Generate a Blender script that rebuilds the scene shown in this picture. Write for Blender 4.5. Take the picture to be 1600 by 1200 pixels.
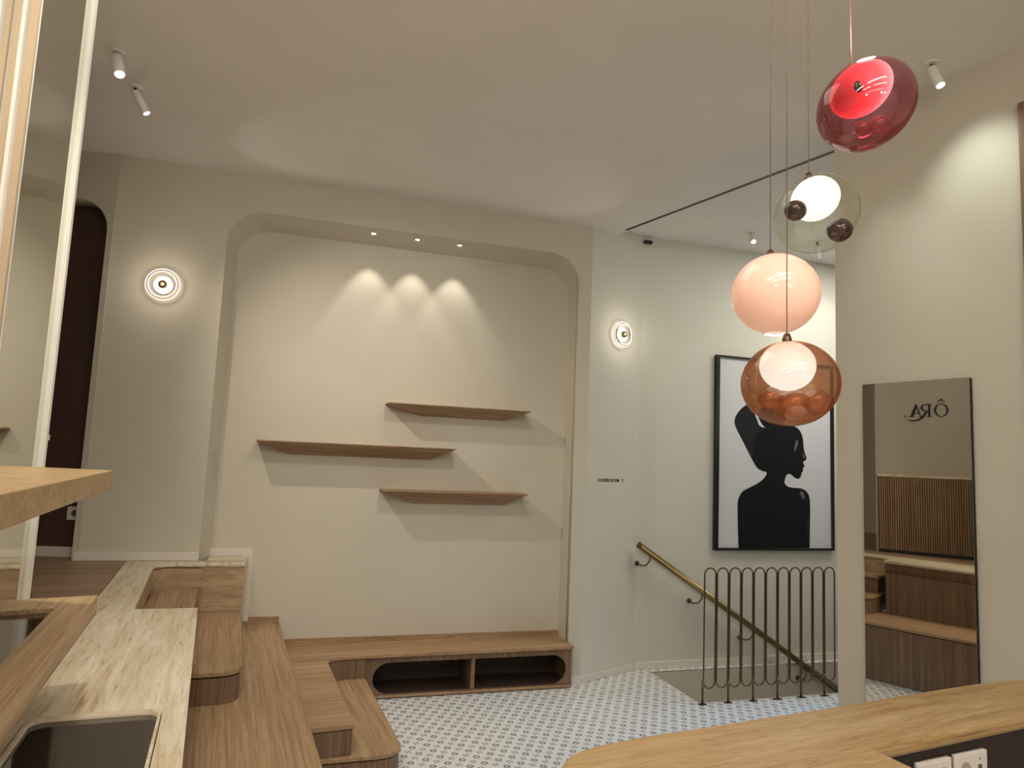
import bpy, bmesh, math, random
from mathutils import Vector, Matrix
random.seed(4)
for o in list(bpy.data.objects): bpy.data.objects.remove(o)
SC = bpy.context.scene
COL = SC.collection
# ------------------------------------------------------------------ camera
cd = bpy.data.cameras.new('camera'); cam = bpy.data.objects.new('camera', cd); COL.objects.link(cam)
cd.sensor_width = 36; cd.lens = 24.525; cd.clip_start = 0.02; cd.clip_end = 60
Rv = Vector((0.952, -0.304, 0.043)).normalized(); Wv = Vector((0.298, 0.948, 0.108)).normalized()
Uv = Rv.cross(Wv).normalized(); Rv = Wv.cross(Uv).normalized()
cam.matrix_world = Matrix(((Rv.x, Uv.x, -Wv.x, 0), (Rv.y, Uv.y, -Wv.y, 0), (Rv.z, Uv.z, -Wv.z, 1.55), (0, 0, 0, 1)))
SC.camera = cam
# ------------------------------------------------------------------ world, exposure
w = bpy.data.worlds.new('world'); SC.world = w; w.use_nodes = True
w.node_tree.nodes['Background'].inputs[0].default_value = (0.62, 0.68, 0.8, 1)
w.node_tree.nodes['Background'].inputs[1].default_value = 0.35
vs = SC.view_settings; vs.view_transform = 'Standard'; vs.look = 'None'; vs.gamma = 1; vs.use_curve_mapping = False
vs.exposure = 0.03
# ------------------------------------------------------------------ lights of the room and added fill lights
def area(name, loc, target, sx, sy, power, col, spread=180):
    l = bpy.data.lights.new(name, 'AREA'); l.shape = 'RECTANGLE'; l.size = sx; l.size_y = sy
    l.energy = power; l.color = col; l.spread = math.radians(spread)
    o = bpy.data.objects.new(name, l); COL.objects.link(o); o.location = loc
    o.rotation_euler = (Vector(target) - Vector(loc)).to_track_quat('-Z', 'Y').to_euler(); return o
def spot(name, loc, target, power, col, size, blend=0.5, rad=0.02):
    l = bpy.data.lights.new(name, 'SPOT'); l.energy = power; l.color = col
    l.spot_size = math.radians(size); l.spot_blend = blend; l.shadow_soft_size = rad
    o = bpy.data.objects.new(name, l); COL.objects.link(o); o.location = loc
    o.rotation_euler = (Vector(target) - Vector(loc)).to_track_quat('-Z', 'Y').to_euler(); return o
def point(name, loc, power, col, rad=0.03):
    l = bpy.data.lights.new(name, 'POINT'); l.energy = power; l.color = col; l.shadow_soft_size = rad
    o = bpy.data.objects.new(name, l); COL.objects.link(o); o.location = loc; return o
WARM = (1.0, 0.83, 0.62); NEUT = (1.0, 0.945, 0.86); COOL = (0.55, 0.72, 1.0)
# ceiling strip lights of the room behind the camera
for i, y in enumerate((-0.4, -1.4)):
    for j, x in enumerate((-1.2, 0.4)):
        area('strip_lamp', (x, y, 3.26), (x, y + 0.6, 0), 1.2, 0.08, 17, NEUT)
for x, y, z in ((-0.7, -1.0, 2.3), (0.6, -1.3, 2.3), (0.9, -2.2, 2.3)):
    point('room_fill', (x, y, z), 11, (1.0, 0.93, 0.82), 0.09)  # added fill: unseen point lights that lift the ceiling and ambient level
spot('bench_beam', (-0.35, 1.7, 3.27), (-0.40, 2.5, 0.8), 62, (1.0, 0.93, 0.80), 95, 1.0, 0.05)  # added fill spot that brightens the benches and travertine
spot('niche_fill', (0.7, 2.6, 3.27), (0.9, 4.9, 0.7), 44, (1.0, 0.94, 0.84), 75, 1.0, 0.05)  # added fill spot that brightens the niche
area('ceiling_fill', (0.2, -0.6, 2.5), (0.2, -0.3, 3.4), 1.2, 1.2, 20, (1.0, 0.95, 0.88))  # added fill facing up, brightens the ceiling only
area('overhead_fill', (-0.1, 2.3, 3.28), (0.1, 2.6, 0), 1.6, 1.2, 11, NEUT)  # added fill from above, no luminaire belongs to it
area('stair_area', (4.2, 4.0, 3.3), (4.0, 4.4, 0), 1.4, 0.5, 24, (1.0, 0.97, 0.89))  # area light over the stairs, no fixture modelled
point('stair_point', (4.6, 3.6, 2.2), 9, (1.0, 0.97, 0.89), 0.09)  # point light beside the stairs, no globe modelled
spot('street_daylight', (5.6, 2.9, 1.7), (3.0, 3.2, 0.0), 300, (0.34, 0.58, 1.0), 52, 1.0, 0.35)

# ------------------------------------------------------------------ materials
def mat(name, base=(.5, .5, .5), rough=.5, metal=0, build=None, spec=.5, emis=None, es=0, **kw):
    m = bpy.data.materials.new(name); m.use_nodes = True; nt = m.node_tree; b = nt.nodes['Principled BSDF']
    b.inputs['Base Color'].default_value = (*base, 1); b.inputs['Roughness'].default_value = rough
    b.inputs['Metallic'].default_value = metal; b.inputs['Specular IOR Level'].default_value = spec
    if emis: b.inputs['Emission Color'].default_value = (*emis, 1); b.inputs['Emission Strength'].default_value = es
    for k, v in kw.items(): b.inputs[k].default_value = v
    if build: build(nt, b)
    return m
class G:
    def __init__(s, nt): s.nt = nt; s.n = nt.nodes; s.l = nt.links
    def node(s, t, **kw):
        q = s.n.new(t)
        for k, v in kw.items(): setattr(q, k, v)
        return q
    def link(s, a, b): s.l.new(a, b)
    def m(s, op, a, b=None, c=None):
        q = s.n.new('ShaderNodeMath'); q.operation = op
        for i, v in enumerate((a, b, c)):
            if v is None: continue
            if isinstance(v, (int, float)): q.inputs[i].default_value = v
            else: s.link(v, q.inputs[i])
        return q.outputs[0]
    def coords(s, rot=(0, 0, 0), scale=(1, 1, 1)):
        g = s.node('ShaderNodeNewGeometry'); mp = s.node('ShaderNodeMapping', vector_type='TEXTURE')
        s.link(g.outputs['Position'], mp.inputs[0]); mp.inputs['Rotation'].default_value = rot
        mp.inputs['Scale'].default_value = scale; return mp.outputs[0]
    def noise(s, vec, scale, detail=4, rough=.6, dist=0):
        q = s.node('ShaderNodeTexNoise'); s.link(vec, q.inputs['Vector']); q.inputs['Scale'].default_value = scale
        q.inputs['Detail'].default_value = detail; q.inputs['Roughness'].default_value = rough; q.inputs['Distortion'].default_value = dist
        return q.outputs['Fac']
    def ramp(s, fac, stops):
        q = s.node('ShaderNodeValToRGB'); s.link(fac, q.inputs[0]); e = q.color_ramp.elements
        e[0].position, e[0].color = stops[0][0], (*stops[0][1], 1); e[1].position, e[1].color = stops[-1][0], (*stops[-1][1], 1)
        for p, c in stops[1:-1]: k = e.new(p); k.color = (*c, 1)
        return q.outputs[0]
    def mix(s, f, a, b, mode='MIX'):
        q = s.node('ShaderNodeMix', data_type='RGBA', blend_type=mode)
        for i, v in ((0, f), (6, a), (7, b)):
            if isinstance(v, (int, float)): q.inputs[i].default_value = v
            elif isinstance(v, tuple): q.inputs[i].default_value = (*v, 1)
            else: s.link(v, q.inputs[i])
        return q.outputs[2]
    def bump(s, h, st, d, b):
        q = s.node('ShaderNodeBump'); q.inputs['Strength'].default_value = st; q.inputs['Distance'].default_value = d
        s.link(h, q.inputs['Height']); s.link(q.outputs[0], b.inputs['Normal'])
YA = math.radians(-4.6)
def paint(c, v=.03):
    def f(nt, b):
        g = G(nt); p = g.coords(); n = g.noise(p, 1.3, 3); 
        col = g.ramp(n, [(.3, tuple(x * (1 - v) for x in c)), (.7, tuple(min(1, x * (1 + v)) for x in c))])
        g.link(col, b.inputs['Base Color']); g.bump(g.noise(p, 260, 2), .08, .001, b)
    return f
M = {}
M['wall'] = mat('painted_wall', rough=.75, build=paint((.62, .575, .475)), spec=.25)
M['wall_cool'] = mat('painted_wall_pale', rough=.75, build=paint((.68, .66, .57)), spec=.25)
M['ceil'] = mat('ceiling_paint', rough=.85, build=paint((.82, .785, .74)), spec=.2)
M['base'] = mat('baseboard_paint', (.74, .69, .61), .5)
M['white'] = mat('white_frame', (.84, .82, .75), .4)
def wood(c1, c2, c3, axis='Y', sc=1.0, rough=.5):
    # grain runs along axis; in the bench frame (turned by YA)
    def f(nt, b):
        g = G(nt)
        s = {'Y': (1, 60, 1), 'Z': (1, 1, 60), 'X': (60, 1, 1)}[axis]
        p = g.coords((0, 0, -YA), s)
        n = g.noise(p, 170 * sc, 6, .7); n2 = g.noise(p, 40 * sc, 4, .55, .3); n3 = g.noise(p, 6 * sc, 2)
        t = g.m('ADD', g.m('MULTIPLY', n, .55), g.m('ADD', g.m('MULTIPLY', n2, .3), g.m('MULTIPLY', n3, .15)))
        col = g.ramp(t, [(.38, c1), (.5, c2), (.60, c3)]); g.link(col, b.inputs['Base Color'])
        g.bump(n, .15, .001, b)
    return mat('oak_' + axis + str(len(M)), rough=rough, build=f, spec=.35)
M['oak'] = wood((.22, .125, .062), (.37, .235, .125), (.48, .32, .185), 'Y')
M['oak_v'] = wood((.115, .066, .035), (.19, .115, .064), (.26, .165, .096), 'Z')  # darker copy of oak: shade of upright fronts is put into the colour
M['oak_x'] = wood((.22, .125, .062), (.37, .235, .125), (.48, .32, .185), 'X')
M['oak_light'] = wood((.34, .21, .10), (.53, .35, .19), (.64, .46, .28), 'Y')
M['floorwood'] = wood((.20, .125, .075), (.31, .205, .13), (.38, .265, .175), 'X', .45)
M['shelfwood'] = wood((.19, .11, .06), (.34, .21, .12), (.44, .29, .175), 'X', .6)
def trav(axis, c1, c2, c3, c4, rot=-YA, sc=1.6):
    def f(nt, b):
        g = G(nt); s = {'Y': (1, 13, 1), 'X': (13, 1, 1), 'XH': (13, 1, 1)}[axis]
        p = g.coords((0, 0, rot), s)
        n = g.noise(p, 14 * sc, 8, .68, .7); n2 = g.noise(p, 60 * sc, 6, .75, .3); n3 = g.noise(p, 4 * sc, 3, .5, .5)
        t = g.m('ADD', g.m('MULTIPLY', n, .5), g.m('ADD', g.m('MULTIPLY', n2, .3), g.m('MULTIPLY', n3, .2)))
        col = g.ramp(t, [(.39, c1), (.46, c2), (.54, c3), (.62, c4)])
        pit = g.ramp(g.noise(p, 60 * sc, 6, .75, .4), [(.34, (.60, .52, .42)), (.42, (1, 1, 1))])
        g.link(g.mix(.8, col, pit, 'MULTIPLY'), b.inputs['Base Color']); g.bump(n2, .12, .001, b)
    return mat('travertine_' + axis + str(len(M)), rough=.38, build=f, spec=.45)
TC = ((.44, .31, .18), (.62, .50, .34), (.72, .63, .47), (.82, .77, .64))
M['trav'] = trav('Y', *TC)
M['trav_x'] = trav('X', *TC)
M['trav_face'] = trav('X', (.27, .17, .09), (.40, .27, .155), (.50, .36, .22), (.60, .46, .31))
M['trav_desk'] = trav('X', (.29, .165, .06), (.42, .265, .108), (.49, .33, .155), (.59, .43, .25), math.radians(8), 4.0)
def tile(nt, b):
    g = G(nt); p = g.coords((0, 0, math.radians(14.5)))
    sp = g.node('ShaderNodeSeparateXYZ'); g.link(p, sp.inputs[0]); q = .084
    def cell(v, off): return g.m('SUBTRACT', g.m('FRACT', g.m('ADD', g.m('DIVIDE', v, q), off)), .5)
    x, y = sp.outputs[0], sp.outputs[1]
    fx, fy = cell(x, .35), cell(y, .1)
    r = g.m('SQRT', g.m('ADD', g.m('MULTIPLY', fx, fx), g.m('MULTIPLY', fy, fy)))
    ang = g.m('ARCTAN2', fy, fx)
    pet = g.m('MULTIPLY', g.m('ABSOLUTE', g.m('SINE', g.m('MULTIPLY', ang, 4))), .05)
    ring = g.m('LESS_THAN', g.m('ABSOLUTE', g.m('SUBTRACT', r, g.m('ADD', .132, pet))), g.m('MULTIPLY', g.m('ABSOLUTE', g.m('COSINE', g.m('MULTIPLY', ang, 4))), .085))
    gx, gy = cell(x, .85), cell(y, .6)
    ax, ay = g.m('ABSOLUTE', gx), g.m('ABSOLUTE', gy)
    # 2 x 2 little blocks
    bx = g.m('LESS_THAN', g.m('ABSOLUTE', g.m('SUBTRACT', ax, .105)), .068)
    by = g.m('LESS_THAN', g.m('ABSOLUTE', g.m('SUBTRACT', ay, .105)), .068)
    blocks = g.m('MULTIPLY', bx, by)
    n = g.noise(p, 9, 3)
    base = g.ramp(n, [(.3, (.70, .70, .67)), (.7, (.76, .76, .73))])
    # hairline joints between the tiles (two cells wide)
    def jt(v): return g.m('LESS_THAN', g.m('ABSOLUTE', g.m('SUBTRACT', g.m('FRACT', g.m('DIVIDE', v, q * 2)), .5)), .006)
    base = g.mix(g.m('MULTIPLY', g.m('MAXIMUM', jt(x), jt(y)), .35), base, (.45, .44, .41))
    c = g.mix(g.m('MULTIPLY', blocks, .85), base, (.13, .105, .09))
    c = g.mix(g.m('MULTIPLY', ring, .95), c, (.05, .05, .055))
    g.link(c, b.inputs['Base Color'])
M['tile'] = mat('patterned_floor_tile', rough=.35, build=tile, spec=.5)
M['dark'] = mat('dark_void', (.012, .01, .009), .6)
M['black'] = mat('black_metal', (.01, .01, .01), .4)
M['darkbrown'] = mat('dark_brown_laminate', rough=.5, build=lambda nt, b: (lambda g: g.link(g.ramp(g.noise(g.coords((0, 0, 0), (1, 1, 8)), 8, 4), [(.3, (.055, .025, .018)), (.7, (.085, .038, .027))]), b.inputs['Base Color']))(G(nt)))
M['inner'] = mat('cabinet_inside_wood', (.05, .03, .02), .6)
M['brass'] = mat('aged_brass', (.27, .20, .095), .3, 1)
M['bronze'] = mat('dark_bronze', (.16, .10, .055), .35, .9)
M['mirror'] = mat('mirror_glass', (.80, .78, .72), .015, 1)
M['smoke'] = mat('smoked_glass', (.035, .024, .02), .06, spec=.9)
M['smokewood'] = mat('smoked_display_glass', (.06, .035, .02), .10, spec=.8)
M['cable'] = mat('braided_cable', (.20, .16, .13), .5)
M['plastic'] = mat('white_plastic', (.80, .74, .68), .35)
M['paper'] = mat('print_background', (.66, .67, .68), .45)
M['ink'] = mat('print_black', (.012, .012, .014), .7, spec=.12)
M['ink2'] = mat('print_charcoal', (.022, .023, .025), .7, spec=.12)
M['ink3'] = mat('print_grey', (.13, .13, .135), .7, spec=.12)
M['rib'] = wood((.22, .13, .07), (.36, .225, .125), (.46, .30, .18), 'Z')
M['socket_grey'] = mat('socket_recess', (.42, .37, .33), .5)
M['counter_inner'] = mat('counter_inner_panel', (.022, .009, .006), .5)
M['tan'] = mat('tan_strip', (.52, .40, .26), .5)
M['mirror_tint'] = mat('partition_mirror_glass', (.74, .74, .66), .02, 1)
M['wall_logo'] = mat('painted_wall_grey', rough=.6, build=paint((.50, .465, .385)), spec=.3)
M['lens'] = mat('lamp_lens', (1, 1, 1), .3, emis=(1, .97, .9), es=14)
M['lens_soft'] = mat('lamp_lens_soft', (1, 1, 1), .3, emis=(.9, .93, 1), es=3)
def thin(name, tint, op=0.0, gloss=.04, edge=.75, gc=(1, 1, 1), rim=.55):
    m = bpy.data.materials.new(name); m.use_nodes = True; nt = m.node_tree; nt.nodes.clear(); g = G(nt)
    out = g.node('ShaderNodeOutputMaterial'); tr = g.node('ShaderNodeBsdfTransparent'); tr.inputs[0].default_value = (*tint, 1)
    gl = g.node('ShaderNodeBsdfGlossy'); gl.inputs['Roughness'].default_value = .02; gl.inputs[0].default_value = (*gc, 1)
    lf = g.node('ShaderNodeLayerWeight'); lf.inputs[0].default_value = .5
    mx = g.node('ShaderNodeMixShader'); g.link(g.m('ADD', g.m('MULTIPLY', g.m('POWER', lf.outputs['Facing'], 4.0), rim), gloss + .03), mx.inputs[0])
    # tint deepens where the shell is seen edge-on
    lw = g.node('ShaderNodeLayerWeight'); lw.inputs[0].default_value = .35
    c = g.mix(g.m('MULTIPLY', lw.outputs['Facing'], edge), tint, tuple(x ** 2.2 for x in tint)); g.link(c, tr.inputs[0])
    g.link(tr.outputs[0], mx.inputs[1]); g.link(gl.outputs[0], mx.inputs[2])
    last = mx.outputs[0]
    if op:
        df = g.node('ShaderNodeBsdfDiffuse'); df.inputs[0].default_value = (*tint, 1); m2 = g.node('ShaderNodeMixShader')
        m2.inputs[0].default_value = op; g.link(last, m2.inputs[1]); g.link(df.outputs[0], m2.inputs[2]); last = m2.outputs[0]
    g.link(last, out.inputs[0]); return m
M['g_red'] = thin('ruby_glass', (.66, .33, .36), .06, .02, .5)
M['g_clear'] = thin('clear_glass', (.95, .96, .91), .01, .01, .8)
M['g_amber'] = thin('copper_glass', (.68, .44, .31), .08, .10, .8, (1, .62, .40))
M['g_bub_red'] = thin('ruby_bubble_glass', (.9, .55, .58), .15, .12)
M['g_bub_amber'] = thin('copper_bubble_glass', (.86, .60, .43), .14, .10)
def glowmat(name, c1, c2, zc, r, e):
    # milk glass lit from within
    return mat(name, c1, .25, emis=c2, es=e, spec=.5)
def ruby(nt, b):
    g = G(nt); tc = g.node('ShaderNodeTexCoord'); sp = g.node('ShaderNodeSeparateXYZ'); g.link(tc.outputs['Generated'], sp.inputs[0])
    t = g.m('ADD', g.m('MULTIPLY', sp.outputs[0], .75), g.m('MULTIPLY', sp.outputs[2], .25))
    c = g.ramp(t, [(.08, (.30, .0, .01)), (.22, (.95, .03, .06)), (.42, (1, .16, .18)), (.64, (1, .75, .75)), (.85, (1, 1.0, 1.0))]); g.link(c, b.inputs['Emission Color'])  # falloff and pale highlight of the lit bowl are put into this ramp
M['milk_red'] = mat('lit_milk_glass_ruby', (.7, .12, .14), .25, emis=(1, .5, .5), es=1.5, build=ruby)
M['milk_white'] = mat('lit_milk_glass_white', (.9, .9, .88), .25, emis=(1, .98, .93), es=.95)
M['milk_amber'] = mat('lit_milk_glass_warm', (.9, .85, .8), .25, emis=(.52, .80, 1.0), es=2.6)
M['milk_pink'] = mat('lit_pink_milk_glass', (.9, .62, .50), .12, emis=(1, .50, .34), es=.36, spec=.6)
M['garnet'] = mat('garnet_glass', (.035, .006, .008), .05, spec=.9)
M['sconce_glow'] = mat('sconce_glow', (1, 1, 1), .3, emis=(1, .95, .91), es=1.15)
M['sconce_ring'] = mat('sconce_ring_glow', (1, 1, 1), .2, emis=(1, .9, .78), es=.75)
M['sconce_glass'] = thin('sconce_glass', (.84, .83, .84), .0, .0, .3, (1, 1, 1), .1)

# ------------------------------------------------------------------ mesh helpers
def link_mesh(name, me, m, parent=None, smooth=False):
    me.name = name
    o = bpy.data.objects.new(name, me); COL.objects.link(o)
    if m is not None:
        me.materials.clear(); me.materials.append(M[m] if isinstance(m, str) else m)
    if smooth:
        for p in me.polygons: p.use_smooth = True
    if parent is not None:
        o.parent = parent; o.matrix_parent_inverse = parent.matrix_world.inverted()
    return o
def bm_obj(name, bm, m, parent=None, smooth=False, bevel=0, seg=2):
    bmesh.ops.recalc_face_normals(bm, faces=bm.faces)
    me = bpy.data.meshes.new(name); bm.to_mesh(me); bm.free()
    o = link_mesh(name, me, m, parent, smooth)
    if bevel:
        b = o.modifiers.new('bevel', 'BEVEL'); b.width = bevel; b.segments = seg; b.limit_method = 'ANGLE'; b.angle_limit = math.radians(50)
    return o
def prism(name, pts, z0, z1, m, parent=None, bevel=0):
    bm = bmesh.new(); a = [bm.verts.new((p[0], p[1], z0)) for p in pts]; b = [bm.verts.new((p[0], p[1], z1)) for p in pts]
    bm.faces.new(a); bm.faces.new(b); n = len(pts)
    for i in range(n): bm.faces.new((a[i], a[(i + 1) % n], b[(i + 1) % n], b[i]))
    return bm_obj(name, bm, m, parent, False, bevel)
def addbox(bm, c, s, mtx=None):
    v = [bm.verts.new(Vector((c[0] + s[0] * i / 2, c[1] + s[1] * j / 2, c[2] + s[2] * k / 2))) for i in (-1, 1) for j in (-1, 1) for k in (-1, 1)]
    if mtx is not None:
        for q in v: q.co = mtx @ q.co
    for f in ((0, 1, 3, 2), (4, 6, 7, 5), (0, 4, 5, 1), (2, 3, 7, 6), (0, 2, 6, 4), (1, 5, 7, 3)): bm.faces.new([v[i] for i in f])
def box(name, lo, hi, m, parent=None, bevel=0):
    bm = bmesh.new(); addbox(bm, [(a + b) / 2 for a, b in zip(lo, hi)], [b - a for a, b in zip(lo, hi)])
    return bm_obj(name, bm, m, parent, False, bevel)
def sheet(name, outlines, thick, mtx, m, parent=None, bevel=0):
    """flat shape with holes: outlines are lists of (x, y); extruded from local z=0 down to -thick; placed by mtx"""
    cu = bpy.data.curves.new('tmp', 'CURVE'); cu.dimensions = '2D'; cu.fill_mode = 'BOTH'; cu.extrude = thick / 2
    for ol in outlines:
        s = cu.splines.new('POLY'); s.points.add(len(ol) - 1); s.use_cyclic_u = True
        for i, p in enumerate(ol): s.points[i].co = (p[0], p[1], 0, 1)
    t = bpy.data.objects.new('tmp', cu); COL.objects.link(t); bpy.context.view_layer.update()
    me = bpy.data.meshes.new_from_object(t.evaluated_get(bpy.context.evaluated_depsgraph_get()))
    bpy.data.objects.remove(t); bpy.data.curves.remove(cu)
    me.transform(Matrix.Translation((0, 0, -thick / 2))); me.transform(mtx)
    bm = bmesh.new(); bm.from_mesh(me); bmesh.ops.remove_doubles(bm, verts=bm.verts, dist=1e-5); bpy.data.meshes.remove(me)
    return bm_obj(name, bm, m, parent, False, bevel)
def frame_mtx(o, x, y):
    """local x,y axes given in world; local z = x cross y"""
    x = Vector(x).normalized(); y = Vector(y).normalized(); z = x.cross(y)
    return Matrix(((x.x, y.x, z.x, o[0]), (x.y, y.y, z.y, o[1]), (x.z, y.z, z.z, o[2]), (0, 0, 0, 1)))
def rrect(x0, x1, y0, y1, r, n=10, corners=(1, 1, 1, 1)):
    """corners: bl, br, tr, tl"""
    out = []
    for (cx, cy, a0, on) in ((x0, y0, 180, corners[0]), (x1, y0, 270, corners[1]), (x1, y1, 0, corners[2]), (x0, y1, 90, corners[3])):
        if not on: out.append((cx, cy)); continue
        ux = cx + (r if cx == x0 else -r); uy = cy + (r if cy == y0 else -r)
        for i in range(n + 1):
            a = math.radians(a0 + 90 * i / n); out.append((ux + r * math.cos(a), uy + r * math.sin(a)))
    return out
def tube(bm, pts, r, n=10, closed=False, rb=None):
    pts = [Vector(p) for p in pts]; rings = []; N = len(pts); up = None
    for i, p in enumerate(pts):
        if closed: t = (pts[(i + 1) % N] - pts[i - 1])
        else: t = pts[min(i + 1, N - 1)] - pts[max(i - 1, 0)]
        t.normalize()
        if up is None: up = Vector((0, 0, 1)) if abs(t.z) < .9 else Vector((0, 1, 0))
        s = t.cross(up).normalized(); u2 = s.cross(t).normalized(); up = u2
        rings.append([bm.verts.new(p + s * r * math.cos(2 * math.pi * k / n) + u2 * (rb or r) * math.sin(2 * math.pi * k / n)) for k in range(n)])
    for i in range(N if closed else N - 1):
        a, b = rings[i], rings[(i + 1) % N]
        for k in range(n): bm.faces.new((a[k], a[(k + 1) % n], b[(k + 1) % n], b[k]))
    if not closed: bm.faces.new(rings[0]); bm.faces.new(rings[-1])
def lathe(bm, prof, mtx=Matrix(), n=32):
    rings = []
    for r, z in prof:
        if r < 1e-6: rings.append([bm.verts.new(mtx @ Vector((0, 0, z)))])
        else: rings.append([bm.verts.new(mtx @ Vector((r * math.cos(2 * math.pi * k / n), r * math.sin(2 * math.pi * k / n), z))) for k in range(n)])
    for a, b in zip(rings, rings[1:]):
        for k in range(n):
            k2 = (k + 1) % n
            if len(a) == 1 and len(b) == 1: continue
            if len(a) == 1: bm.faces.new((a[0], b[k], b[k2]))
            elif len(b) == 1: bm.faces.new((a[k], b[0], a[k2]))
            else: bm.faces.new((a[k], b[k], b[k2], a[k2]))
def ellipsoid(bm, c, r, rot=Matrix(), nu=40, nv=24, v0=0.0, v1=1.0):
    mt = Matrix.Translation(c) @ rot.to_4x4() @ Matrix.Diagonal((r[0], r[1], r[2], 1))
    lathe(bm, [(max(0, math.sin(math.pi * (v0 + (v1 - v0) * i / nv))), math.cos(math.pi * (v0 + (v1 - v0) * i / nv))) for i in range(nv + 1)], mt, nu)
def tag(o, label, cat, group=None, kind=None):
    o['label'] = label; o['category'] = cat
    if group: o['group'] = group
    if kind: o['kind'] = kind
    return o
def thing(name, label, cat, loc=(0, 0, 0), group=None):
    o = bpy.data.objects.new(name, None); COL.objects.link(o); o.location = loc; o.empty_display_size = .1
    bpy.context.view_layer.update(); return tag(o, label, cat, group)
def struct(o, label=None):
    o['kind'] = 'structure'
    if label: o['label'] = label
    return o
def text(name, s, size, mtx, m, parent=None, ext=.001):
    cu = bpy.data.curves.new('t', 'FONT'); cu.body = s; cu.size = size; cu.extrude = ext; cu.offset = size * .006
    t = bpy.data.objects.new('t', cu); COL.objects.link(t); bpy.context.view_layer.update()
    me = bpy.data.meshes.new_from_object(t.evaluated_get(bpy.context.evaluated_depsgraph_get()))
    bpy.data.objects.remove(t); me.transform(mtx); return link_mesh(name, me, m, parent)

# ------------------------------------------------------------------ setting
CE = 3.335; CS = 3.41; R6 = .1425; UP = .855
D2 = Vector((-.2504, .9681, 0))                       # along the wall with the mirror, away from the camera
N2 = Vector((-.9681, -.2504, 0))                      # its normal, into the room
K = Vector((2.558, 2.79, 0))
XY = lambda v: (v.x, v.y)
# ground floor with the stair opening
fl = [(-.2, -3), (7, -3), (7, 4.96), (-.2, 4.96)]
sheet_id = Matrix()
floor = sheet('floor', [fl, [(2.712, 4.200), (2.725, 4.885), (6.2, 4.885), (6.2, 4.200)]], .004, Matrix(), 'tile'); struct(floor, 'white floor of small patterned tiles')
# upper level floor
struct(prism('floor', [(-3.2, -3), (-.772 + 6.67 * .0895 - .004, -3), (-.772 - 1.07 * .0895 - .004, 4.74), (-.872, 5.2), (-3.2, 5.2)], .42, UP - .0005, 'floorwood'), 'raised wooden plank floor')
# ceiling
s0 = Vector((2.337, 4.694, 0)) + N2 * -.03
sl = lambda t, off: s0 + D2 * t - N2 * off
bm = bmesh.new()
def face(*p): bm.faces.new([bm.verts.new(q) for q in p])
e0, e1 = sl(.40, 0), sl(-9, 0); f0, f1 = sl(.40, .14), sl(-9, .14)
face((-3.2, -3.2, CE), (e1.x, e1.y, CE), (e0.x, e0.y, CE), (-3.2, e0.y, CE))
face((e0.x, e0.y, CE), (e1.x, e1.y, CE), (f1.x, f1.y, CS), (f0.x, f0.y, CS))
face((f0.x, f0.y, CS), (f1.x, f1.y, CS), (7.2, f1.y, CS), (7.2, f0.y, CS))
face((-3.2, -3.2, 3.6), (7.2, -3.2, 3.6), (7.2, 5.4, 3.6), (-3.2, 5.4, 3.6))
struct(bm_obj('ceiling', bm, 'ceil'), 'off-white painted ceiling')
# niche wall
VW = frame_mtx((0, 4.73, 0), (1, 0, 0), (0, 0, 1))    # local z = -Y (towards the room)
hole = rrect(-.475, 1.985, -.01, 3.092, .23, 12, (0, 0, 1, 1))
hole = [(x, y) for x, y in hole]
wn = sheet('wall_niche', [[(-1.14, -.1), (hole[0][0], -.1), *hole[::-1][:0], (-.475, 3.092 - .23), *[p for p in hole if p[1] > 2.85 and p[0] < 0][::-1], *[p for p in hole if p[1] > 2.85 and p[0] > 0][::-1], (1.985, -.1), (2.083, -.1), (2.083, 3.45), (-1.14, 3.45)]], .05, VW, 'wall')
struct(wn, 'cream wall with the big rounded niche')
# reveal of the niche: loft from the front outline to the inner outline
def outline(x0, x1, z1, rl, rr_, y, n=14):
    out = [(x0, y, 0.0)]
    out += [(x0 + rl - rl * math.cos(math.pi / 2 * i / n), y, z1 - rl + rl * math.sin(math.pi / 2 * i / n)) for i in range(n + 1)]
    out += [(x1 - rr_ + rr_ * math.sin(math.pi / 2 * i / n), y, z1 - rr_ + rr_ * math.cos(math.pi / 2 * i / n)) for i in range(n + 1)]
    return out + [(x1, y, 0.0)]
A_ = outline(-.475, 1.985, 3.092, .23, .23, 4.7305); B_ = outline(-.468, 1.988, 3.08, .225, .225, 4.80)
C_ = outline(-.425, 1.992, 3.032, .22, .22, 4.951)
bm = bmesh.new(); L = [[bm.verts.new(p) for p in q] for q in (A_, B_, C_)]
for a, b in zip(L, L[1:]):
    for i in range(len(a) - 1): bm.faces.new((a[i], a[i + 1], b[i + 1], b[i]))
o = bm_obj('reveal', bm, 'wall', wn, True)
struct(box('wall_niche_back', (-.62, 4.95, -.1), (2.15, 5.05, 3.45), 'wall'), 'plain back wall inside the niche')
# pillar face
PA, PB = Vector((2.083, 4.73, 0)), Vector((2.624, 4.961, 0)); PD = (PB - PA).normalized(); PN = Vector((PD.y, -PD.x, 0))
pw = prism('wall_pillar', [XY(PA), XY(PB), (2.7, 5.1), (2.083, 5.1)], -.1, 3.45, 'wall_cool'); struct(pw, 'narrow angled wall face')
struct(box('wall_stair', (2.60, 4.965, -2.6), (7.2, 5.1, 3.45), 'wall_cool'), 'pale wall above the staircase')
# wall with the mirror
wr = prism('wall_mirror', [XY(K), XY(K - D2 * 6.2), XY(K - D2 * 6.2 - N2 * .16), XY(K - N2 * .16)], -.1, 3.45, 'wall'); struct(wr, 'cream wall carrying the tall mirror')
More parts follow.
